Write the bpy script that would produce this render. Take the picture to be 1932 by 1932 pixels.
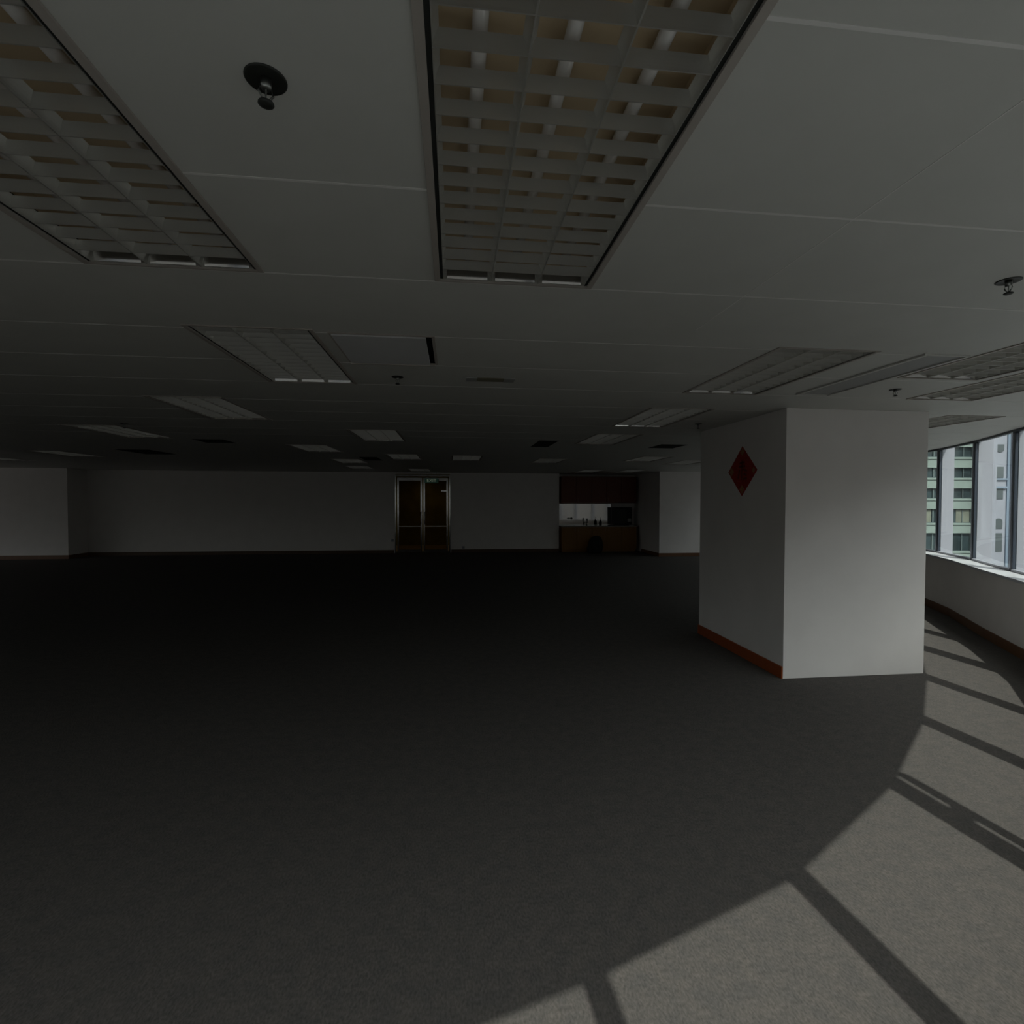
import bpy, bmesh, math, random
from mathutils import Vector, Matrix
for o in list(bpy.data.objects): bpy.data.objects.remove(o)
random.seed(4)
SC = bpy.context.scene; COL = SC.collection
R = math.radians; PI = math.pi

# ---------------------------------------------------------------- camera
yaw, pitch, roll = R(6.4657), R(-1.3276), R(0.1325)
fw = Vector((math.sin(yaw)*math.cos(pitch), math.cos(yaw)*math.cos(pitch), math.sin(pitch)))
rt = Vector((math.cos(yaw), -math.sin(yaw), 0)); up = rt.cross(fw)
r2 = rt*math.cos(roll) + up*math.sin(roll); u2 = -rt*math.sin(roll) + up*math.cos(roll)
cam = bpy.data.objects.new('camera', bpy.data.cameras.new('camera')); COL.objects.link(cam)
cam.matrix_world = Matrix(((r2.x, u2.x, -fw.x, 0), (r2.y, u2.y, -fw.y, 0), (r2.z, u2.z, -fw.z, 1.75), (0, 0, 0, 1)))
cam.data.sensor_width = 36; cam.data.lens = 18; cam.data.clip_start = 0.02; cam.data.clip_end = 800
SC.camera = cam
# ---------------------------------------------------------------- sky, sun, exposure
W = bpy.data.worlds.new('sky'); SC.world = W; W.use_nodes = True
nt = W.node_tree; bg = nt.nodes['Background']
sky = nt.nodes.new('ShaderNodeTexSky'); sky.sky_type = 'NISHITA'; sky.sun_disc = False
sky.sun_elevation = R(53); sky.sun_rotation = R(176); sky.air_density = 1.0; sky.dust_density = 4.0
hsv = nt.nodes.new('ShaderNodeHueSaturation'); hsv.inputs['Saturation'].default_value = 0.18
nt.links.new(sky.outputs[0], hsv.inputs['Color']); nt.links.new(hsv.outputs[0], bg.inputs[0])
bg.inputs[1].default_value = 0.232
sun = bpy.data.objects.new('sun', bpy.data.lights.new('sun', 'SUN')); COL.objects.link(sun)
sun.data.energy = 4.4; sun.data.angle = R(0.53); sun.data.color = (1, .95, .88)
SUN = Vector((-.045, .75, -1)).normalized()          # direction the light travels
sun.rotation_euler = SUN.to_track_quat('-Z', 'Y').to_euler(); sun.location = (0, -20, 30)
SC.view_settings.view_transform = 'Standard'; SC.view_settings.look = 'None'
SC.view_settings.gamma = 1; SC.view_settings.use_curve_mapping = False
SC.view_settings.exposure = 0.0

# ---------------------------------------------------------------- materials
def mat(name, col, rough=.6, metal=0, noise=0, scale=40, col2=None, bump=0, spec=.5, emit=None):
    m = bpy.data.materials.new(name); m.use_nodes = True; n = m.node_tree; b = n.nodes['Principled BSDF']
    b.inputs['Base Color'].default_value = (*col, 1); b.inputs['Roughness'].default_value = rough
    b.inputs['Metallic'].default_value = metal; b.inputs['Specular IOR Level'].default_value = spec
    if noise or bump:
        tc = n.nodes.new('ShaderNodeTexCoord'); t = n.nodes.new('ShaderNodeTexNoise')
        t.inputs['Scale'].default_value = scale; t.inputs['Detail'].default_value = 4
        n.links.new(tc.outputs['Object'], t.inputs['Vector'])
        if noise:
            cr = n.nodes.new('ShaderNodeValToRGB'); c2 = col2 or tuple(c*(1-noise) for c in col)
            cr.color_ramp.elements[0].position = .38; cr.color_ramp.elements[1].position = .62
            cr.color_ramp.elements[0].color = (*c2, 1); cr.color_ramp.elements[1].color = (*col, 1)
            n.links.new(t.outputs['Fac'], cr.inputs['Fac']); n.links.new(cr.outputs[0], b.inputs['Base Color'])
        if bump:
            bp = n.nodes.new('ShaderNodeBump'); bp.inputs['Strength'].default_value = bump; bp.inputs['Distance'].default_value = .01
            n.links.new(t.outputs['Fac'], bp.inputs['Height']); n.links.new(bp.outputs[0], b.inputs['Normal'])
    if emit:
        b.inputs['Emission Color'].default_value = (*emit[:3], 1); b.inputs['Emission Strength'].default_value = emit[3]
    return m
def wood(name, c1, c2, rough=.4, scale=3):
    m = bpy.data.materials.new(name); m.use_nodes = True; n = m.node_tree; b = n.nodes['Principled BSDF']
    tc = n.nodes.new('ShaderNodeTexCoord'); mp = n.nodes.new('ShaderNodeMapping'); mp.inputs['Scale'].default_value = (1, 1, .12)
    t = n.nodes.new('ShaderNodeTexNoise'); t.inputs['Scale'].default_value = scale*8; t.inputs['Detail'].default_value = 6
    cr = n.nodes.new('ShaderNodeValToRGB'); cr.color_ramp.elements[0].color = (*c1, 1); cr.color_ramp.elements[1].color = (*c2, 1)
    n.links.new(tc.outputs['Object'], mp.inputs[0]); n.links.new(mp.outputs[0], t.inputs['Vector'])
    n.links.new(t.outputs['Fac'], cr.inputs['Fac']); n.links.new(cr.outputs[0], b.inputs['Base Color'])
    b.inputs['Roughness'].default_value = rough; return m
def glass(name, tint, refl=.07, rough=.02):
    m = bpy.data.materials.new(name); m.use_nodes = True; n = m.node_tree; n.nodes.clear()
    o = n.nodes.new('ShaderNodeOutputMaterial'); mx = n.nodes.new('ShaderNodeMixShader')
    t = n.nodes.new('ShaderNodeBsdfTransparent'); g = n.nodes.new('ShaderNodeBsdfGlossy'); f = n.nodes.new('ShaderNodeLayerWeight')
    mm = n.nodes.new('ShaderNodeMath'); mm.operation = 'MULTIPLY_ADD'; mm.inputs[1].default_value = .5; mm.inputs[2].default_value = refl
    f.inputs[0].default_value = .3
    n.links.new(f.outputs['Fresnel'], mm.inputs[0]); mm.inputs[1].default_value = .16
    t.inputs[0].default_value = (*tint, 1); g.inputs[1].default_value = rough
    n.links.new(mm.outputs[0], mx.inputs[0]); n.links.new(t.outputs[0], mx.inputs[1]); n.links.new(g.outputs[0], mx.inputs[2])
    n.links.new(mx.outputs[0], o.inputs[0]); return m
def carpet_mat():
    m = bpy.data.materials.new('carpet'); m.use_nodes = True; n = m.node_tree; b = n.nodes['Principled BSDF']
    tc = n.nodes.new('ShaderNodeTexCoord')
    def noise(s, d, st=(1, 1, 1)):
        mp = n.nodes.new('ShaderNodeMapping'); mp.inputs['Scale'].default_value = st
        t = n.nodes.new('ShaderNodeTexNoise'); t.inputs['Scale'].default_value = s; t.inputs['Detail'].default_value = d
        n.links.new(tc.outputs['Object'], mp.inputs[0]); n.links.new(mp.outputs[0], t.inputs['Vector']); return t
    a = noise(120, 6, (1, .5, 1)); c = noise(14, 5); f = noise(240, 2)
    r1 = n.nodes.new('ShaderNodeValToRGB'); r1.color_ramp.elements[0].position = .3; r1.color_ramp.elements[1].position = .7
    r1.color_ramp.elements[0].color = (.078, .073, .069, 1); r1.color_ramp.elements[1].color = (.127, .116, .109, 1)
    r2_ = n.nodes.new('ShaderNodeValToRGB'); r2_.color_ramp.elements[0].position = .35; r2_.color_ramp.elements[1].position = .65
    r2_.color_ramp.elements[0].color = (.9, .91, .92, 1); r2_.color_ramp.elements[1].color = (1.06, 1.04, 1.02, 1)
    r3 = n.nodes.new('ShaderNodeValToRGB'); r3.color_ramp.elements[0].position = .27; r3.color_ramp.elements[1].position = .34
    r3.color_ramp.elements[0].color = (.6, .58, .6, 1); r3.color_ramp.elements[1].color = (1, 1, 1, 1)
    x1 = n.nodes.new('ShaderNodeMixRGB'); x1.blend_type = 'MULTIPLY'; x1.inputs[0].default_value = 1
    x2 = n.nodes.new('ShaderNodeMixRGB'); x2.blend_type = 'MULTIPLY'; x2.inputs[0].default_value = 1
    n.links.new(a.outputs['Fac'], r1.inputs[0]); n.links.new(c.outputs['Fac'], r2_.inputs[0]); n.links.new(f.outputs['Fac'], r3.inputs[0])
    n.links.new(r1.outputs[0], x1.inputs[1]); n.links.new(r2_.outputs[0], x1.inputs[2])
    n.links.new(x1.outputs[0], x2.inputs[1]); n.links.new(r3.outputs[0], x2.inputs[2]); n.links.new(x2.outputs[0], b.inputs['Base Color'])
    b.inputs['Roughness'].default_value = 1; b.inputs['Specular IOR Level'].default_value = .05
    bp = n.nodes.new('ShaderNodeBump'); bp.inputs['Strength'].default_value = .5; bp.inputs['Distance'].default_value = .006
    n.links.new(a.outputs['Fac'], bp.inputs['Height']); n.links.new(bp.outputs[0], b.inputs['Normal']); return m
M = dict(
    carpet=carpet_mat(),
    wall=mat('wall_paint', (.84, .80, .77), .8, noise=.03, scale=3, spec=.2),
    ceil=mat('ceiling_paint', (.62, .615, .575), .55, noise=.03, scale=4, spec=.3),
    seam=mat('seam_edge_light', (.80, .78, .75), .6),  # paler than the ceiling: light caught on the plank edges, put into the colour
    base=wood('red_brown_skirting', (.26, .055, .012), (.36, .08, .018), .45),
    dbase=wood('brown_skirting', (.12, .05, .02), (.18, .08, .03), .5),
    bbase=wood('dark_brown_skirting', (.07, .04, .02), (.11, .06, .03), .5),
    slot=mat('slot_interior', (.20, .18, .12), .6),
    white=mat('white_frame', (.33,.34,.385), .4),
    sill=mat('sill_white', (.62, .63, .65), .3),
    dark=mat('dark_frame', (.03, .04, .055), .4),
    alu=mat('louvre_aluminium', (.62, .61, .57), .34, .62),
    lframe=mat('light_frame_beige', (.42, .38, .34), .5),
    hous=mat('light_housing', (.66, .52, .34), .5),
    gap=mat('dark_gap', (.015, .017, .015), .8),
    tube=mat('tube_glass', (.8, .77, .74), .25),
    chrome=mat('dull_chrome', (.35, .36, .34), .35, 1),
    cup=mat('sprinkler_cup', (.02, .022, .018), .5),
    vent=mat('vent_panel', (.36, .36, .35), .6),
    hatch=mat('hatch_panel', (.64, .64, .64), .5),
    steel=mat('brushed_steel', (.62, .61, .59), .12, 1),
    red=mat('red_paper', (.42, .018, .008), .6, noise=.25, scale=20),
    redd=mat('dark_red_ink', (.16, .02, .008), .6),
    gold=mat('gold_paper', (.42, .20, .08), .5, noise=.3, scale=60),
    kw=wood('kitchen_wood', (.20, .09, .012), (.32, .14, .02), .5),
    kwr=wood('kitchen_red_wood', (.12, .03, .012), (.18, .042, .016), .5),
    counter=mat('counter_stone', (.30, .30, .28), .18),
    mirror=mat('backsplash_gloss', (.42, .40, .38), .06, 1),
    black=mat('black_plastic', (.006, .006, .008), .6),
    bag=mat('black_bag_film', (.004, .004, .005), .75, bump=.6, scale=9),
    dgl=glass('door_glass', (.62, .56, .45), -.02),
    wgl=glass('window_glass', (.90, .94, .93), .03),
    lobby=mat('lobby_brown', (.38, .36, .11), .6, noise=.3, scale=2),
    sign=mat('exit_sign_green', (.04, .11, .08), .4, emit=(.06, .16, .11, .04)),
    signw=mat('exit_letters', (.7, .8, .7), .4, emit=(.6, .7, .5, .1)),
    bwhite=mat('apartment_render', (.20,.255,.23), .7, noise=.12, scale=.6),
    bwin=mat('apartment_window', (.035, .055, .06), .15, noise=.5, scale=.5),
    bcurt=mat('apartment_curtain', (.165,.18,.14), .6, noise=.25, scale=1.2),
    bframe=mat('apartment_frame', (.09, .12, .12), .5),
    twhite=mat('tower_white', (.26,.275,.315), .7, noise=.08, scale=.5),
    tblue=mat('tower_blue_grey', (.17, .22, .28), .6),
    twin=mat('tower_window', (.07, .085, .09), .3),
    blocks=mat('city_block_render', (.42, .39, .37), .8, noise=.2, scale=.2),
    polish=mat('glint_strip_metal', (.72, .70, .67), .10, 1),  # metal of the glint strips added to the ceiling lights
    street=mat('street', (.22, .22, .22), .9, noise=.2, scale=.05),
    ext=mat('spandrel', (.62, .64, .68), .5),
)

# ---------------------------------------------------------------- helpers
def tag(o, label=None, cat=None, group=None, kind=None):
    for k, v in (('label', label), ('category', cat), ('group', group), ('kind', kind)):
        if v: o[k] = v
    return o
def empty(name, loc, label=None, cat=None, group=None, rz=0, kind=None):
    o = bpy.data.objects.new(name, None); COL.objects.link(o); o.location = loc; o.rotation_euler.z = rz
    o.empty_display_size = .1
    return tag(o, label, cat, group, kind)
class MB:
    def __init__(s): s.v = []; s.f = []
    def poly(s, pts):
        b = len(s.v); s.v += [tuple(p) for p in pts]; s.f.append(tuple(range(b, b+len(pts)))); return s
    def box(s, x0, y0, z0, x1, y1, z1):
        b = len(s.v)
        s.v += [(x0, y0, z0), (x1, y0, z0), (x1, y1, z0), (x0, y1, z0), (x0, y0, z1), (x1, y0, z1), (x1, y1, z1), (x0, y1, z1)]
        s.f += [tuple(b+i for i in q) for q in ((0, 3, 2, 1), (4, 5, 6, 7), (0, 1, 5, 4), (1, 2, 6, 5), (2, 3, 7, 6), (3, 0, 4, 7))]
        return s
    def prism(s, pts, z0, z1):
        b = len(s.v); n = len(pts)
        s.v += [(x, y, z0) for x, y in pts] + [(x, y, z1) for x, y in pts]
        s.f += [tuple(b+i for i in reversed(range(n))), tuple(b+n+i for i in range(n))]
        s.f += [(b+i, b+(i+1) % n, b+n+(i+1) % n, b+n+i) for i in range(n)]
        return s
    def extr(s, sec, a, b_, axis):
        """section (p,q) extruded along axis 'x' or 'y' from a to b; q is z, p is the other horizontal"""
        b = len(s.v); n = len(sec)
        for t in (a, b_):
            s.v += [(t, p, q) if axis == 'x' else (p, t, q) for p, q in sec]
        s.f += [tuple(b+i for i in range(n)), tuple(b+n+i for i in reversed(range(n)))]
        s.f += [(b+i, b+n+i, b+n+(i+1) % n, b+(i+1) % n) for i in range(n)]
        return s
    def lathe(s, prof, n=28, c=(0, 0), axis='z'):
        b = len(s.v); m = len(prof)
        for i in range(n):
            a = 2*PI*i/n
            for r, z in prof:
                p = (r*math.cos(a), r*math.sin(a), z)
                if axis == 'y': p = (p[0], p[2], p[1])
                s.v.append((c[0]+p[0], c[1]+p[1], p[2]))
        for i in range(n):
            for j in range(m-1):
                s.f.append((b+i*m+j, b+((i+1) % n)*m+j, b+((i+1) % n)*m+j+1, b+i*m+j+1))
        return s
    def tube(s, pts, r, n=10):
        b = len(s.v); P = [Vector(p) for p in pts]
        for i, p in enumerate(P):
            d = (P[min(i+1, len(P)-1)]-P[max(i-1, 0)]).normalized()
            u = d.cross(Vector((0, 0, 1)))
            if u.length < .1: u = d.cross(Vector((1, 0, 0)))
            u.normalize(); w = d.cross(u)
            for k in range(n):
                a = 2*PI*k/n; s.v.append(tuple(p+u*r*math.cos(a)+w*r*math.sin(a)))
        for i in range(len(P)-1):
            for k in range(n):
                s.f.append((b+i*n+k, b+i*n+(k+1) % n, b+(i+1)*n+(k+1) % n, b+(i+1)*n+k))
        s.f.append(tuple(b+k for k in reversed(range(n)))); s.f.append(tuple(b+(len(P)-1)*n+k for k in range(n)))
        return s
    def build(s, name, m, parent=None, smooth=False, bevel=0, recalc=True):
        me = bpy.data.meshes.new(name); me.from_pydata(s.v, [], s.f); me.update()
        if recalc:
            bm = bmesh.new(); bm.from_mesh(me); bmesh.ops.recalc_face_normals(bm, faces=bm.faces); bm.to_mesh(me); bm.free()
        me.materials.append(m)
        if smooth:
            for p in me.polygons: p.use_smooth = True
        o = bpy.data.objects.new(name, me); COL.objects.link(o); o.parent = parent
        if bevel:
            b = o.modifiers.new('bevel', 'BEVEL'); b.width = bevel; b.segments = 2; b.limit_method = 'ANGLE'
        return o
def copy_tree(o, parent=None):
    c = o.copy(); COL.objects.link(c); c.parent = parent
    for ch in list(o.children): copy_tree(ch, c)
    return c
def struct(mb, name, m, label=None, cat=None, **k):
    return tag(mb.build(name, m, **k), label, cat, kind='structure')

# ---------------------------------------------------------------- room plan
H = 2.65
CX, CY = -5.83, 13.08                    # centre of the curved window wall
RG, RI = 14.90, 14.63                    # glass line, inner face of the parapet
A0, DA = -64.7, 4.95
KS = list(range(-20, 16))
OFF = {-1: -.36, 0: -.18, 1: -.02, 2: .03, 3: .02, 6: -.05, 7: -.09, 8: .03, 9: .12}
AOFF = {0: .6, 8: .3, 7: .1}
def pc(r, k):
    r += OFF.get(k, -.40 if k < -1 else (.15 if 9 < k < 30 else 0)); a = R(A0+DA*k+AOFF.get(k, 0)); return (CX+r*math.cos(a), CY+r*math.sin(a))
YB = 17.1                                # back wall
RING = [pc(RG-.01, k) for k in range(-36, 37)]
def clip(poly, a, b, c):                 # keep a*x+b*y<=c
    out = []
    for i in range(len(poly)):
        p, q = poly[i], poly[(i+1) % len(poly)]; dp, dq = a*p[0]+b*p[1]-c, a*q[0]+b*q[1]-c
        if dp <= 0: out.append(p)
        if (dp < 0) != (dq < 0) and dp != dq:
            t = dp/(dp-dq); out.append((p[0]+t*(q[0]-p[0]), p[1]+t*(q[1]-p[1])))
    return out
def circ_poly(r): return [(CX+r*math.cos(R(A0+DA*k)), CY+r*math.sin(R(A0+DA*k))) for k in range(0, 73)] [:73]
ROOM = clip([pc(RG-.01, k) for k in range(-36, 36)] , 0, 1, 17.7)
struct(MB().prism(ROOM, -.12, 0), 'floor', M['carpet'], 'worn dark grey fleck carpet covering the whole empty office floor', 'floor')
# ceiling lights first: their holes are needed by the ceiling
LW, LL = .655, 1.28
S = [0.915+1.963*k for k in range(9)]
def row(k): return 1.50+1.963*k
LIGHTS = [  # x, y, label tail
    (-1.07, row(0), 'close overhead in the top left corner, glints in its far louvres'),
    (.25, row(0), 'largest one, close overhead at top centre with beige tubes showing'),
    (-1.07, row(1), 'left of the square ceiling hatch, second from camera in its row'),
    (2.22, row(1), 'left of the slim ceiling panel, in front of the white pillar'),
    (3.535, 2.77, 'dark cells, cut by the right edge, upper of a close pair'),
    (4.28, 3.47, 'near the windows, lower of the close pair at the right edge'),
    (5.48, 5.46, 'partly hidden behind the white pillar, closest to the curved windows'),
    (-2.36, row(2), 'third row back on the left, halfway to the dark left wall'),
    (-4.40, row(3), 'far left, with a pale near edge line, before the stepped wall corner'),
    (-1.05, row(3), 'fourth row back, left of centre, wide pale trapezium'),
    (2.22, row(2), 'just left of the white pillar top, second of its row'),
    (2.24, row(3), 'left of the pillar, third of its row with a bright left tip'),
    (-2.40, row(4), 'left of the glass doors, fifth row back'),
    (-1.03, 10.93, 'above the left glass door leaf, pale thin strip'),
    (.27, 11.05, 'right of the glass doors, alone near centre'),
    (-2.40, 12.3, 'far back left of the doors, thin greenish strip'),
    (-2.60, 14.6, 'farthest back left of the doors, a sliver by the wall top'),
    (-1.03, 15.7, 'directly above the glass doors, last before the wall'),
    (2.15, 11.6, 'far centre right, mostly dark with one bright tip'),
    (4.17, 10.75, 'right of centre, in line with the kitchenette corner'),
    (4.15, 15.5, 'above the left half of the kitchenette cabinet'),
    (5.40, 15.3, 'above the right half of the kitchenette cabinet'),
    (5.45, 11.6, 'dim sliver beside the left edge of the white pillar'),
    (-7.65, 11.1, 'dim sliver high on the left, over the wall corner'),
    (-10.1, 12.6, 'dimmest sliver at the far left, above the pale wall'),
]
HOLES = [(x-LW/2+.012, y-LL/2+.012, x+LW/2-.012, y+LL/2-.012) for x, y, _ in LIGHTS]
HATCH = (-.67, 2.87, -.11, 3.45); HOLES.append(HATCH)
GRILLES = [(1.28, 7.66, 1.58, 8.60, 'square dark air grille, right of centre before the kitchenette'),
           (-3.9, 8.15, -3.45, 8.65, 'small dark air grille between two far left ceiling lights'),
           (-6.1, 10.0, -5.5, 11.0, 'dark air grille beyond the far left light with the pale edge'),
           (-2.0, 11.1, -1.62, 12.0, 'dark air grille just left of the light above the glass doors'),
           (3.3, 7.9, 3.75, 8.5, 'dark air grille touching the third light left of the pillar')]
for g in GRILLES: HOLES.append(g[:4])
xs = sorted({-21., 10.} | {h[0] for h in HOLES} | {h[2] for h in HOLES})
ys = sorted({-3., 17.7} | {h[1] for h in HOLES} | {h[3] for h in HOLES})
cb = MB()
for i in range(len(xs)-1):
    for j in range(len(ys)-1):
        mx, my = (xs[i]+xs[i+1])/2, (ys[j]+ys[j+1])/2
        if any(h[0] < mx < h[2] and h[1] < my < h[3] for h in HOLES): continue
        p = list(ROOM)
        for q in ((-1, 0, -xs[i]), (1, 0, xs[i+1]), (0, -1, -ys[j]), (0, 1, ys[j+1])):
            p = clip(p, *q)
            if len(p) < 3: break
        if len(p) >= 3:
            cb.poly([(x, y, H) for x, y in reversed(p)])
me_ceil = struct(cb, 'ceiling', M['ceil'], 'grey painted metal plank ceiling with thin seams', 'ceiling', recalc=False)
struct(MB().prism(ROOM, H+.22, H+.5), 'trim_1', M['ceil'])      # slab over the ceiling void
# seams between the planks
def chord(y):
    d = RG**2-(y-CY)**2; w = math.sqrt(max(d, 0))-.15; return CX-w, CX+w
sm = MB(); Fr = [(x-LW/2, y-LL/2, x+LW/2, y+LL/2) for x, y, _ in LIGHTS]+[HATCH]+[g[:4] for g in GRILLES]+[(2.85, 2.84, 3.17, 4.03), (3.21, 4.66, 4.74, 6.4)]
ysm = sorted([s for s in S]+[s+.61 for s in S]+[s+1.235 for s in S])
def strip(a, b, y, w=.0045, ax='x'):
    if b-a < .02: return
    if ax == 'x': sm.box(a, y-w, H-.0014, b, y+w, H-.0002)
    else: sm.box(y-w, a, H-.0008, y+w, b, H-.0002)
for y in ysm:
    if y > 7.5: continue
    a, b = chord(y); cuts = sorted((f[0], f[2]) for f in Fr if f[1]-.004 < y < f[3]+.004)
    x = a
    for c0, c1 in cuts:
        if c0 > x: strip(x, min(c0, b), y)
        x = max(x, c1)
    strip(x, b, y)
strip(.35, 2.6, 1.27, .002, 'y')
struct(sm, 'trim_2', M['seam'], 'thin seams between the ceiling planks, light on their edges painted pale', 'ceiling seams')

# ---------------------------------------------------------------- curved window wall
def ring(mb, r0, r1, z0, z1, ks=KS):
    for k in ks[:-1]:
        mb.prism([pc(r0, k), pc(r1, k), pc(r1, k+1), pc(r0, k+1)], z0, z1)
    return mb
struct(ring(MB(), RI, RG+.03, 0, .835), 'wall_front', M['wall'], 'low curved parapet wall under the band of windows', 'wall')
struct(ring(MB(), RI-.012, RI, 0, .12), 'baseboard_front', M['dbase'], 'brown skirting along the curved parapet', 'skirting')
struct(ring(MB(), RI-.02, RG+.05, .835, .866), 'trim_3', M['sill'], 'white curved window sill on the parapet', 'window sill')
struct(ring(MB(), RG-.02, RG+.03, H-.03, H-.001), 'trim_4', M['dark'], 'dark head channel above the windows', 'window head')
struct(ring(MB(), RG, RG+.03, H, H+.55), 'trim_5', M['ext'])
struct(ring(MB(), RG-.02, RG+.26, H+.45, H+.55), 'trim_6', M['ext'], 'outer ledge over the window fins', 'ledge')
struct(ring(MB(), RG-.02, RG+.03, -1.2, 0), 'trim_7', M['ext'])
def bay(k, n):
    # origin at the mullion; local +y along the glass (towards the next mullion), +x outwards
    p = Vector((*pc(RG, k), 0)); q = Vector((*pc(RG, k+1), 0)); d = q-p; L = d.length
    a = math.atan2(d.y, d.x)-PI/2
    w = empty('window_%d' % n, p, rz=a, kind='structure')
    z0, z1 = .866, H-.03
    MB().box(0, .03, z0+.03, .006, L-.03, z1).build('pane', M['wgl'], w)
    MB().box(-.014, -.02, z0, .02, .02, z1).build('mullion', M['dark'], w, bevel=.003)
    MB().box(.021, -.028, z0-.3, .20, .028, H+.45).build('exterior_fin', M['white'], w, bevel=.004)
    MB().box(-.03, .031, z0, .02, L-.031, z0+.03).build('bottom_rail', M['white'], w)
    MB().box(-.015, .031, z0+.03, .015, .06, z1).build('frame_bead', M['white'], w)
    if k in (2, 5):
        MB().box(.012, .185, z0+.03, .075, .235, z1).build('casement_post', M['white'], w, bevel=.003)
        MB().box(.02, .029, 2.03, .05, .184, 2.17).build('window_stay', M['white'], w)
    return w
for i, k in enumerate(KS[:-1]):
    w = bay(k, i+1); tag(w, None, None)

# ---------------------------------------------------------------- walls
T = .12
struct(MB().box(-11.2, YB, 0, -1.92, YB+T, H), 'wall_back', M['wall'], 'long recessed back wall left of the glass doors', 'wall')
struct(MB().box(-.12, YB, 0, 3.55, YB+T, H), 'wall_back_right', M['wall'], 'back wall between the glass doors and the kitchenette', 'wall')
struct(MB().box(-1.92, YB, 2.60, -.12, YB+T, H), 'wall_back_door_head', M['wall'])
struct(MB().box(-20.6, 16.3, 0, -11.2, 17.22, H), 'wall_left', M['wall'], 'paler wall stepping forward at the far left', 'wall')
struct(MB().box(3.43, YB+T, 0, 3.55, 17.65, H).box(3.55, 17.53, 0, 6.35, 17.65, H), 'wall_back_niche', M['wall'], 'back of the kitchenette recess', 'wall')
struct(MB().box(6.35, 15.3, 0, 9.2, 17.65, H), 'wall_right', M['wall'], 'pale wall beside the kitchenette recess, left of the pillar', 'wall')
struct(MB().box(-11.2, YB-.014, 0, -1.95, YB-.0005, .11), 'baseboard_back', M['bbase'])
struct(MB().box(-.09, YB-.014, 0, 3.55, YB-.0005, .11), 'baseboard_back_right', M['bbase'])
struct(MB().box(-20.3, 16.286, 0, -11.186, 16.2995, .11).box(-11.1995, 16.3, 0, -11.186, YB-.014, .11), 'baseboard_left', M['dbase'])
struct(MB().box(6.336, 15.286, 0, 9.1, 15.2995, .11).box(6.336, 15.3, 0, 6.3495, 16.8, .11), 'baseboard_right', M['dbase'])
# the pillar
PX0, PX1, PY0, PY1 = 3.21, 4.74, 4.66, 6.40
pil = tag(MB().box(PX0, PY0, 0, PX1, PY1, H).build('pillar', M['wall'], None, bevel=.004), 'white square pillar with red-brown skirting on its left side', 'pillar', kind='structure')
struct(MB().box(PX0-.014, PY0+.003, 0, PX0-.0005, PY1, .118), 'baseboard_pillar', M['base'], 'red-brown skirting on the left side of the pillar', 'skirting')

# ---------------------------------------------------------------- ceiling lights
def wedge(c, wb, wt, z0, z1, half=0):
    L_, R_ = [], []
    for i in range(6):
        t = i/5; w = wb+(wt-wb)*(t**1.8); z = z0+(z1-z0)*t
        L_.append((c-(w if half <= 0 else 0), z)); R_.append((c+(w if half >= 0 else 0), z))
    return L_+R_[::-1]
def make_light():
    r = empty('ceiling_light', (0, 0, H))
    a, b = LW/2, LL/2; f = MB()
    for x0, y0, x1, y1 in ((-a, -b, -a+.022, b), (a-.022, -b, a, b), (-a+.022, -b, a-.022, -b+.012), (-a+.022, b-.012, a-.022, b)):
        f.box(x0, y0, -.006, x1, y1, .004)
    f.build('frame', M['lframe'], r, bevel=.001)
    g = MB(); ai, bi = a-.016, b-.012          # open-bottomed box
    g.box(-ai-.004, -bi, .004, -ai, bi, .11).box(ai, -bi, .004, ai+.004, bi, .11).box(-ai, -bi-.004, .004, ai, -bi, .11).box(-ai, bi, .004, ai, bi+.004, .11)
    g.box(-ai, -bi, .11, ai, bi, .116)
    g.build('housing', M['hous'], r)
    MB().box(-a+.022, -bi, .002, -a+.034, bi, .05).box(a-.034, -bi, .002, a-.022, bi, .05).build('side_gap', M['gap'], r)
    lv = MB(); e = a-.034; z1 = .037
    divs = [(-e, 1), (-e/3, 0), (e/3, 0), (e, -1)]
    for x, h in divs: lv.extr(wedge(x, .002, .014, .0, z1, h), -bi, bi, 'y')
    n = 14; p = 2*bi/n
    for i in range(n+1):
        y = -bi+i*p; h = 1 if i == 0 else (-1 if i == n else 0)
        lv.extr(wedge(y, .0015, .008, .001, z1-.002, h), -e, e, 'x')
    o = lv.build('louvre', M['alu'], r)
    er = MB()  # tilted shiny strips added at the far end to throw back window glints
    for j in range(3):
        x0, x1 = -e+j*2*e/3+.016, -e+(j+1)*2*e/3-.016
        er.poly([(x0, bi-.009, .001), (x1, bi-.009, .001), (x1, bi-.0175, .033), (x0, bi-.0175, .033)])
    er.build('added_glint_strip', M['polish'], r)
    for x in (-e*2/3, 0, e*2/3):
        MB().tube([(x, -bi+.03, .082), (x, bi-.03, .082)], .017, 14).build('fluorescent_tube', M['tube'], r, smooth=True)
    return r
proto = make_light()
for i, (x, y, t) in enumerate(LIGHTS):
    o = proto if i == 0 else copy_tree(proto)
    o.location = (x, y, H)
    tag(o, 'louvred ceiling light, '+t, 'ceiling light', 'louvred three-tube lights recessed in the ceiling')

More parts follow.
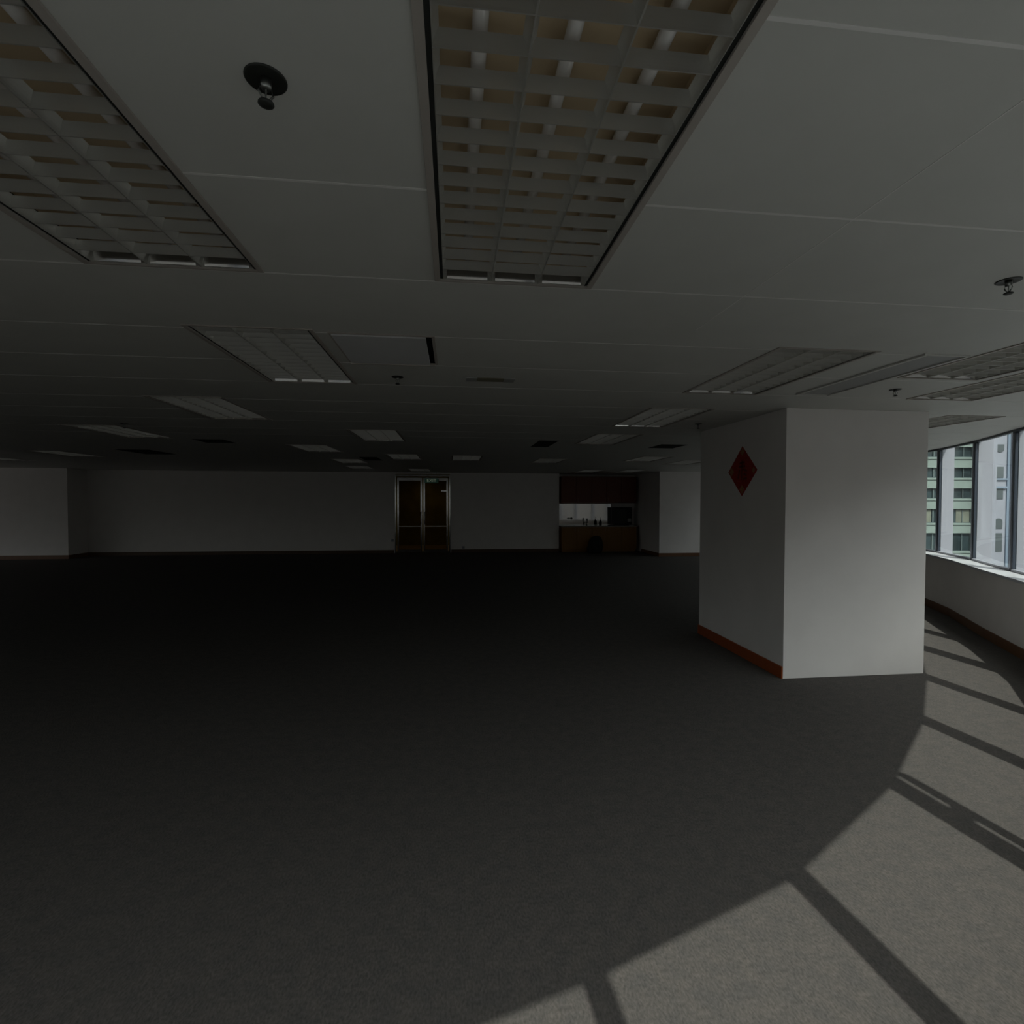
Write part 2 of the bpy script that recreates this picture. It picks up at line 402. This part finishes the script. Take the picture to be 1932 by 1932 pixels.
# square hatch with a gap at its right side
h = empty('ceiling_hatch', ((HATCH[0]+HATCH[2])/2, (HATCH[1]+HATCH[3])/2, H), 'square pale ceiling hatch hanging slightly open beside a louvred light', 'ceiling hatch')
MB().box(-.27, -.28, -.012, .235, .28, -.004).build('panel', M['hatch'], h)
fr = MB().box(-.285, -.295, -.005, -.272, .295, .003).box(.268, -.295, -.005, .285, .295, .003).box(-.272, -.295, -.005, .268, -.282, .003).box(-.272, .282, -.016, .268, .295, .003)
fr.build('frame', M['lframe'], h)
MB().box(-.279, -.289, .06, .279, .289, .065).box(.262, -.289, .004, .266, .289, .06).build('void_lining', M['gap'], h)
# slim panel in front of the pillar
h = empty('ceiling_panel', (3.01, 3.435, H), 'slim plain grey ceiling panel in front of the pillar, right of a louvred light', 'ceiling panel')
MB().box(-.13, -.57, -.003, .13, .57, -.0005).build('panel', M['vent'], h)
MB().box(-.155, -.595, -.012, -.13, .595, -.0005).box(.13, -.595, -.012, .155, .595, -.0005).box(-.13, -.595, -.008, .13, -.575, -.0005).box(-.13, .575, -.008, .13, .595, -.0005).build('frame', M['ceil'], h)
for x0, y0, x1, y1, t in GRILLES:
    g = empty('air_grille', ((x0+x1)/2, (y0+y1)/2, H), t, 'air grille', 'dark return air grilles in the ceiling')
    a, b = (x1-x0)/2, (y1-y0)/2
    MB().box(-a, -b, .06, a, b, .07).box(-a-.004, -b, .001, -a, b, .07).box(a, -b, .001, a+.004, b, .07).box(-a, -b-.004, .001, a, -b, .07).box(-a, b, .001, a, b+.004, .07).build('duct', M['gap'], g)
    sl = MB(); n = max(3, int(2*b/.06))
    for i in range(n): yy = -b+(i+.5)*2*b/n; sl.poly([(-a, yy-.012, .03), (a, yy-.012, .03), (a, yy+.012, .004), (-a, yy+.012, .004)])
    sl.build('slats', M['cup'], g)
h = empty('slot_diffuser', (.27, 3.84, H), 'small slim slot diffuser beyond the ceiling hatch, pale ends', 'slot diffuser')
MB().box(-.18, -.055, -.006, -.10, .055, -.0005).box(.10, -.055, -.006, .18, .055, -.0005).build('end_plate', M['vent'], h)
MB().box(-.10, -.055, -.004, .10, .055, -.0005).build('slot', M['slot'], h)

def make_sprinkler():
    r = empty('fire_sprinkler', (0, 0, H))
    MB().lathe([(.0, -.001), (.028, -.001), (.040, -.004), (.043, -.002), (.043, -.0005)], 32).build('escutcheon', M['cup'], r, smooth=True)
    MB().lathe([(.0, -.002), (.012, -.002), (.012, -.016), (.009, -.022), (.0, -.022)], 16).build('body', M['chrome'], r, smooth=True)
    MB().tube([(-.011, 0, -.016), (-.015, 0, -.03), (-.004, 0, -.046)], .0025, 8).tube([(.011, 0, -.016), (.015, 0, -.03), (.004, 0, -.046)], .0025, 8).tube([(0, 0, -.02), (0, 0, -.045)], .002, 8).build('yoke', M['chrome'], r, smooth=True)
    MB().lathe([(0, -.044), (.006, -.046), (.016, -.05), (.0165, -.053), (.010, -.056), (0, -.056)], 20).build('deflector', M['cup'], r, smooth=True)
    return r
sp = make_sprinkler()
for i, (x, y, t) in enumerate([(-.40, 1.17, 'large and close at the upper left between two louvred lights'), (2.25, 1.87, 'at the right edge of the ceiling, pale plate'),
                               (3.54, 3.78, 'small, just above the pillar top'), (-.41, 3.84, 'small, just beyond the square ceiling hatch'), (2.85, 5.75, 'tiny, beside the left edge of the pillar top'),
                               (-3.9, 6.6, 'tiny, at left between two far louvred lights')]):
    o = sp if i == 0 else copy_tree(sp)
    o.location = (x, y, H); o.rotation_euler.z = .6+i; tag(o, 'ceiling fire sprinkler, '+t, 'sprinkler', 'fire sprinklers on the ceiling')

# ---------------------------------------------------------------- red diamond paper on the pillar
d = empty('paper_diamond', (PX0, 5.42, 2.08), 'red diamond-shaped paper decoration with gold corners on the pillar', 'wall decoration')
def dia(sy, sz, x0, x1, cy=0, cz=0):
    m = MB(); b = [(0, sz), (-sy, 0), (0, -sz), (sy, 0)]
    m.v = [(x0, cy+p, cz+q) for p, q in b]+[(x1, cy+p, cz+q) for p, q in b]
    m.f = [(0, 1, 2, 3), (7, 6, 5, 4), (0, 4, 5, 1), (1, 5, 6, 2), (2, 6, 7, 3), (3, 7, 4, 0)]; return m
dia(.29, .28, -.0018, -.0003).build('paper', M['red'], d)
gm = MB()
for cy, cz, s in ((0, .215, .045), (0, -.205, .05), (.215, 0, .05), (-.22, 0, .035)):
    q = dia(s, s, -.0024, -.0018, cy, cz); b = len(gm.v); gm.v += q.v; gm.f += [tuple(b+i for i in f) for f in q.f]
gm.build('corner_motif', M['gold'], d)
ink = MB()
for (y0, z0, y1, z1, w) in ((.05, .09, -.05, .10, .012), (.06, .05, -.06, .055, .012), (.0, .12, .01, -.10, .012), (-.02, .02, -.10, .0, .012), (-.03, -.03, -.09, -.05, .012), (.05, .02, .08, -.08, .012), (-.02, -.09, -.10, -.08, .012)):
    L_ = math.hypot(y1-y0, z1-z0); ny, nz = -(z1-z0)/L_*w, (y1-y0)/L_*w
    ink.v += [(-.0024, y0+ny, z0+nz), (-.0024, y1+ny, z1+nz), (-.0024, y1-ny, z1-nz), (-.0024, y0-ny, z0-nz)]
    ink.f.append(tuple(len(ink.v)-4+i for i in range(4)))
ink.build('brush_strokes', M['redd'], d)

# ---------------------------------------------------------------- glass double door
D = empty('door_1', (-1.02, YB, 0), 'steel-framed double glass doors in the back wall', 'door', kind='structure')
def post(x0, x1, z0, z1, y0=-.05, y1=.05, name='frame_post', m='steel', par=D): return MB().box(x0, y0, z0, x1, y1, z1).build(name, M[m], par, bevel=.006)
post(-.90, -.855, 0, 2.58); post(.855, .90, 0, 2.58)
post(-.855, .855, 2.52, 2.58, name='frame_head')
for s in (-1, 1):
    x0, x1 = (-.825, -.02) if s < 0 else (.02, .825)
    lf = MB().box(x0, -.03, .02, x0+.055, .03, 2.48).box(x1-.055, -.03, .02, x1, .03, 2.48).box(x0+.055, -.03, 2.38, x1-.055, .03, 2.48).box(x0+.055, -.03, .02, x1-.055, .03, .12).box(x0+.055, -.025, .86, x1-.055, .025, .90).build('door_leaf', M['steel'], D, bevel=.004)
    MB().box(x0+.055, -.004, .90, x1-.055, .004, 2.38).box(x0+.055, -.004, .12, x1-.055, .004, .86).build('pane', M['dgl'], lf)
    xh = -.06 if s < 0 else .06
    MB().tube([(xh, -.03, .95), (xh, -.085, .95), (xh, -.085, 1.35), (xh, -.03, 1.35)], .014, 10).build('pull_handle', M['steel'], lf, smooth=True)
MB().box(.60, -.07, 2.02, .78, -.03, 2.07).build('door_closer', M['steel'], D, bevel=.004)
# lobby behind
struct(MB().box(-3, 20.0, 0, 1.2, 20.1, H).box(-3.1, YB+T, 0, -3, 20.1, H).box(1.2, YB+T, 0, 1.3, 20.1, H).box(-3, YB+T, H-.02, 1.2, 20, H+.1), 'wall_lobby', M['lobby'])
struct(MB().box(-3, YB+T, -.1, 1.2, 20, 0), 'floor_lobby', M['hous'])
e = empty('added_lobby_light', (-1.0, 18.8, H-.02), 'unseen warm downlight added to brighten the lobby behind the glass doors', 'downlight')
MB().lathe([(0, -.012), (.06, -.012), (.06, -.001), (0, -.001)], 20).build('lens', mat('warm_lens', (1, .8, .5), .5, emit=(1, .74, .36, 34)), e)  # glowing disc added out of view to give the lobby its amber tone
MB().lathe([(.06, -.014), (.085, -.012), (.085, -.001), (.06, -.001)], 20).build('trim_ring', M['steel'], e)
# exit sign hung before the right leaf
e = empty('exit_sign', (-.72, YB-.35, 2.30), 'dim green exit sign hanging before the glass doors', 'exit sign')
MB().box(-.22, -.012, 0, .22, .012, .15).build('plate', M['sign'], e, bevel=.003)
MB().tube([(-.15, 0, .15), (-.15, 0, H-2.3)], .005, 8).tube([(.15, 0, .15), (.15, 0, H-2.3)], .005, 8).build('hanger_rods', M['steel'], e)
cu = bpy.data.curves.new('exit_text', 'FONT'); cu.body = 'EXIT'; cu.size = .13; cu.extrude = .001; cu.align_x = 'CENTER'; cu.align_y = 'CENTER'
to = bpy.data.objects.new('tmp', cu); COL.objects.link(to)
dg = bpy.context.evaluated_depsgraph_get(); me = bpy.data.meshes.new_from_object(to.evaluated_get(dg)); bpy.data.objects.remove(to)
me.materials.clear(); me.materials.append(M['signw'])
t = bpy.data.objects.new('lettering', me); COL.objects.link(t); t.parent = e; t.rotation_euler.x = PI/2; t.location = (.0, -.0135, .075); t.scale = (1.15, 1, 1)
# wall sockets
for x, z, t_ in ((-2.0, .42, 'small white socket plate just left of the glass doors'), (.31, .17, 'low white socket box right of the glass doors')):
    s = empty('socket_plate', (x, YB, z), t_, 'wall socket', 'sockets beside the doors')
    MB().box(-.043, -.012, -.043, .043, -.0005, .043).build('plate', M['white'], s, bevel=.003)
    MB().box(-.012, -.0135, .008, .012, -.0122, .02).box(-.022, -.0135, -.02, -.010, -.0122, -.012).box(.010, -.0135, -.02, .022, -.0122, -.012).build('pin_holes', M['black'], s)

# ---------------------------------------------------------------- kitchenette
def doors(par, x0, x1, n, z0, z1, yf, m, knob_top):
    w = (x1-x0)/n
    for i in range(n):
        a = x0+i*w+.004; b = a+w-.008
        dd = MB().box(a, yf-.02, z0, b, yf-.001, z1).build('cabinet_door', m, par, bevel=.003)
        xk = b-.05 if i % 2 == 0 else a+.05; zk = z1-.08 if knob_top else z0+.08
        MB().tube([(xk, yf-.02, zk-.05), (xk, yf-.045, zk-.05), (xk, yf-.045, zk+.05), (xk, yf-.02, zk+.05)], .004, 8).build('door_handle', M['chrome'], dd)
k = empty('base_cabinet', (0, 0, 0), 'orange-brown wooden base cabinet of the far kitchenette', 'kitchen cabinet')
MB().box(3.60, 16.90, .09, 6.20, 17.50, .85).box(3.62, 16.95, 0, 6.18, 17.50, .09).build('carcass', M['kw'], k)
doors(k, 3.60, 6.20, 5, .10, .84, 16.90, M['kw'], True)
tag(MB().box(3.57, 16.86, .8505, 6.26, 17.525, .89).build('worktop', M['counter'], None, bevel=.004), 'grey polished worktop with bright reflections on the base cabinet', 'worktop')
k = empty('wall_cabinet', (0, 0, 0), 'dark reddish wooden wall cabinet over the kitchenette worktop', 'kitchen cabinet')
MB().box(3.60, 17.02, 1.66, 6.22, 17.525, 2.56).build('carcass', M['kwr'], k)
doors(k, 3.60, 6.22, 5, 1.68, 2.55, 17.02, M['kwr'], False)
b = tag(MB().box(3.6, -.0045, 0, 5.48, .0045, .735).build('backsplash_mirror', M['mirror'], None), 'glossy backsplash panel reflecting the bright windows', 'backsplash')
b.location = (0, 17.515, .895); b.rotation_euler.x = R(-.6)
# faucet
f = empty('faucet', (4.56, 17.32, .8905), 'dark arched tap on the kitchenette worktop', 'tap')
MB().lathe([(0, 0), (.03, 0), (.028, .02), (.018, .03), (.016, .10), (0, .10)], 16).build('base', M['cup'], f, smooth=True)
MB().tube([(0, 0, .08), (0, 0, .16)]+[(0, -.08+.08*math.cos(a), .16+.07*math.sin(a)) for a in [i*PI/8 for i in range(1, 9)]]+[(0, -.16, .12)], .014, 10).build('spout', M['cup'], f, smooth=True)
MB().tube([(.016, 0, .07), (.07, 0, .10)], .009, 8).build('lever', M['cup'], f)
f = empty('pump_bottle', (5.02, 17.2, .8905), 'small dark bottle with nozzle on the worktop, between tap and oven', 'bottle')
MB().lathe([(0, 0), (.045, 0), (.05, .02), (.05, .12), (.02, .16), (.018, .19), (0, .19)], 18).build('body', M['black'], f, smooth=True)
MB().tube([(0, 0, .18), (0, 0, .26), (-.0, -.06, .265)], .008, 8).build('nozzle', M['black'], f)
f = empty('microwave_oven', (5.80, 17.28, .8905), 'black boxy microwave oven at the right end of the worktop', 'microwave oven')
MB().box(-.31, -.18, .02, .31, .2, .62).build('body', M['black'], f, bevel=.01)
MB().box(-.28, -.19, .08, .12, -.181, .56).build('door', M['cup'], f, bevel=.003)
MB().box(.15, -.186, .12, .28, -.181, .24).build('control_panel', M['vent'], f)
for x in (-.25, .25):
    MB().lathe([(0, 0), (.015, 0), (.015, .02), (0, .02)], 12, (x, 0)).build('foot', M['black'], f)
f = empty('socket_strip', (4.02, 17.5, 1.12), 'small dark double socket on the backsplash at left', 'wall socket')
MB().box(-.10, -.012, -.025, .0, .009, .025).build('plate', M['chrome'], f, bevel=.003)
MB().lathe([(0, -.02), (.035, -.02), (.035, .009), (0, .009)], 16, (.05, 0), 'y').build('plug', M['black'], f)
# black bag before the cabinet
bm_ = MB(); n, m = 28, 16
for i in range(m+1):
    t = i/m; z = .58*math.sin(t*PI/2)
    rr = .27*math.cos(t*PI/2)**.75*(.82+.18*min(t*6, 1))
    if i == 0: rr = .22
    if i == m: rr = .002
    for j in range(n):
        a = 2*PI*j/n; q = rr*(1+.06*math.sin(5*a+3*t)+.04*math.sin(9*a-7*t))
        bm_.v.append((q*math.cos(a)+.05*(t-.5), q*math.sin(a)*.8, z))
for i in range(m):
    for j in range(n): bm_.f.append((i*n+j, i*n+(j+1) % n, (i+1)*n+(j+1) % n, (i+1)*n+j))
bm_.f.append(tuple(range(n)))
o = bm_.build('rubbish_bag', M['bag'], None, smooth=True); o.location = (4.66, 16.5, 0)
tag(o, 'black rounded bag standing on the floor before the kitchenette', 'bag')

# ---------------------------------------------------------------- outside
struct(MB().box(-200, -200, -26, 260, 320, -25), 'street_ground', M['street'])
FX = Vector((math.cos(yaw), -math.sin(yaw), 0)); FY = Vector((math.sin(yaw), math.cos(yaw), 0))
def outside(name, u, dep, label, cat): 
    p = FX*u+FY*dep; return empty(name, (p.x, p.y, 0), label, cat, rz=-yaw)
B = outside('apartment_building', 52, 72, 'pale green apartment block with window ribbons, seen beside the pillar', 'building')
bands = [(7.9, 9.35), (5.0, 6.45), (2.1, 3.55), (-1.35, .65), (-5.3, -2.75)]
z = -8.6
allb = list(bands)+[(10.8+2.9*i, 12.25+2.9*i) for i in range(0, 4)]+[(z-2.9*i, z+1.6-2.9*i) for i in range(0, 5)]
allb.sort(); zs = [-25]+[v for b_ in allb for v in b_]+[25]
w = MB()
for i in range(0, len(zs), 2): w.box(-16, 0, zs[i], 13.0, 1, zs[i+1]); w.box(-16, -.12, zs[i+1]-.25, 13.0, 0, zs[i+1]-.02) if i < len(zs)-2 else None
w.box(-16, .6, -25, 13.0, 12, 25)
w.build('facade', M['bwhite'], B)
for (z0, z1) in bands+[(10.8, 12.25)]:
    for (x0, x1) in ((4.6, 7.4), (7.4, 10.2), (10.2, 12.8)):
        wn = MB().box(x0+.05, .35, z0, x1-.05, .42, z1).build('window', M['bwin'], B)
        if (z0, z1) == bands[3]: MB().box(x0+.5, .30, z0+.05, x1-.2, .345, z1-.1).build('curtain', M['bcurt'], wn)
        fr = MB()
        for xx in (x0, (x0+x1)/2, x1-.1): fr.box(xx, .22, z0, xx+.1, .30, z1)
        fr.box(x0+.1, .24, z0+.0, x1-.1, .29, z0+.1)
        fr.build('window_frame', M['bframe'], wn)
Tw = outside('white_tower', 66.0, 70, 'white tower with small arched windows, seen through the right window bays', 'building')
def arch(x0, x1, z0, z1, kind):
    r = (x1-x0)/2; c = (x0+x1)/2; P = []
    if kind == 'bottom':
        P = [(x0, z1), (x0, z0+r*.8)]+[(c-r*math.cos(a), z0+r*.8-r*.8*math.sin(a)) for a in [i*PI/8 for i in range(1, 8)]]+[(x1, z0+r*.8), (x1, z1)]
    elif kind == 'top':
        P = [(x0, z0), (x0, z1-r*.8)]+[(c-r*math.cos(a), z1-r*.8+r*.8*math.sin(a)) for a in [i*PI/8 for i in range(1, 8)]]+[(x1, z1-r*.8), (x1, z0)]
    else: P = [(x0, z0), (x0, z1), (x1, z1), (x1, z0)]
    return P
tw = MB().box(-.9, -.0, -25, 10, 10, 30)
tw.box(-.75, -.35, -25, -.15, 0, 30).box(1.9, -.5, -25, 2.6, 0, 30)
tw.build('facade', M['twhite'], Tw)
MB().box(1.5, -.15, -25, 1.85, -.001, 30).build('recess_strip', M['tblue'], Tw)
zz = lambda y: 1.75+(945-y)*70/966
for (y0, y1, kd) in ((853, 838, 'bottom'), (901, 880, ''), (941, 919, ''), (997, 977, 'top'), (1040, 1005, ''), (813, 795, ''), (775, 755, '')):
    P = arch(.0, 1.05, zz(y0), zz(y1), kd)
    a = MB(); n = len(P); a.v = [(p, -.06, q) for p, q in P]+[(p, -.002, q) for p, q in P]
    a.f = [tuple(range(n)), tuple(range(2*n-1, n-1, -1))]+[(i, n+i, n+(i+1) % n, (i+1) % n) for i in range(n)]
    a.build('window', M['twin'], Tw)
MB().box(-.3, -.25, zz(921)-.0, 1.45, -.001, zz(917)).box(-.3, -.2, zz(905), 1.45, -.001, zz(902)).build('ledge', M['tblue'], Tw)

# added office blocks around the site (outside the photo, they shade the low sky as the ones in view do)
cb_ = MB()
for i, (a, d_, wd, h_) in enumerate([(-120, 80, 40, 13), (-96, 78, 38, 22), (-73, 72, 36, 18), (-50, 76, 40, 26), (-26, 74, 34, 22)]):
    c = Vector((CX+d_*math.cos(R(a)), CY+d_*math.sin(R(a)))); u = Vector((-math.sin(R(a)), math.cos(R(a)))); v = Vector((math.cos(R(a)), math.sin(R(a))))
    w2 = wd/2*.8
    cb_.prism([tuple(c-u*w2), tuple(c+u*w2), tuple(c+u*w2+v*18), tuple(c-u*w2+v*18)], -25, h_)
struct(cb_, 'added_city_blocks', M['blocks'], 'unseen office blocks added around the building to shade the low sky', 'buildings')
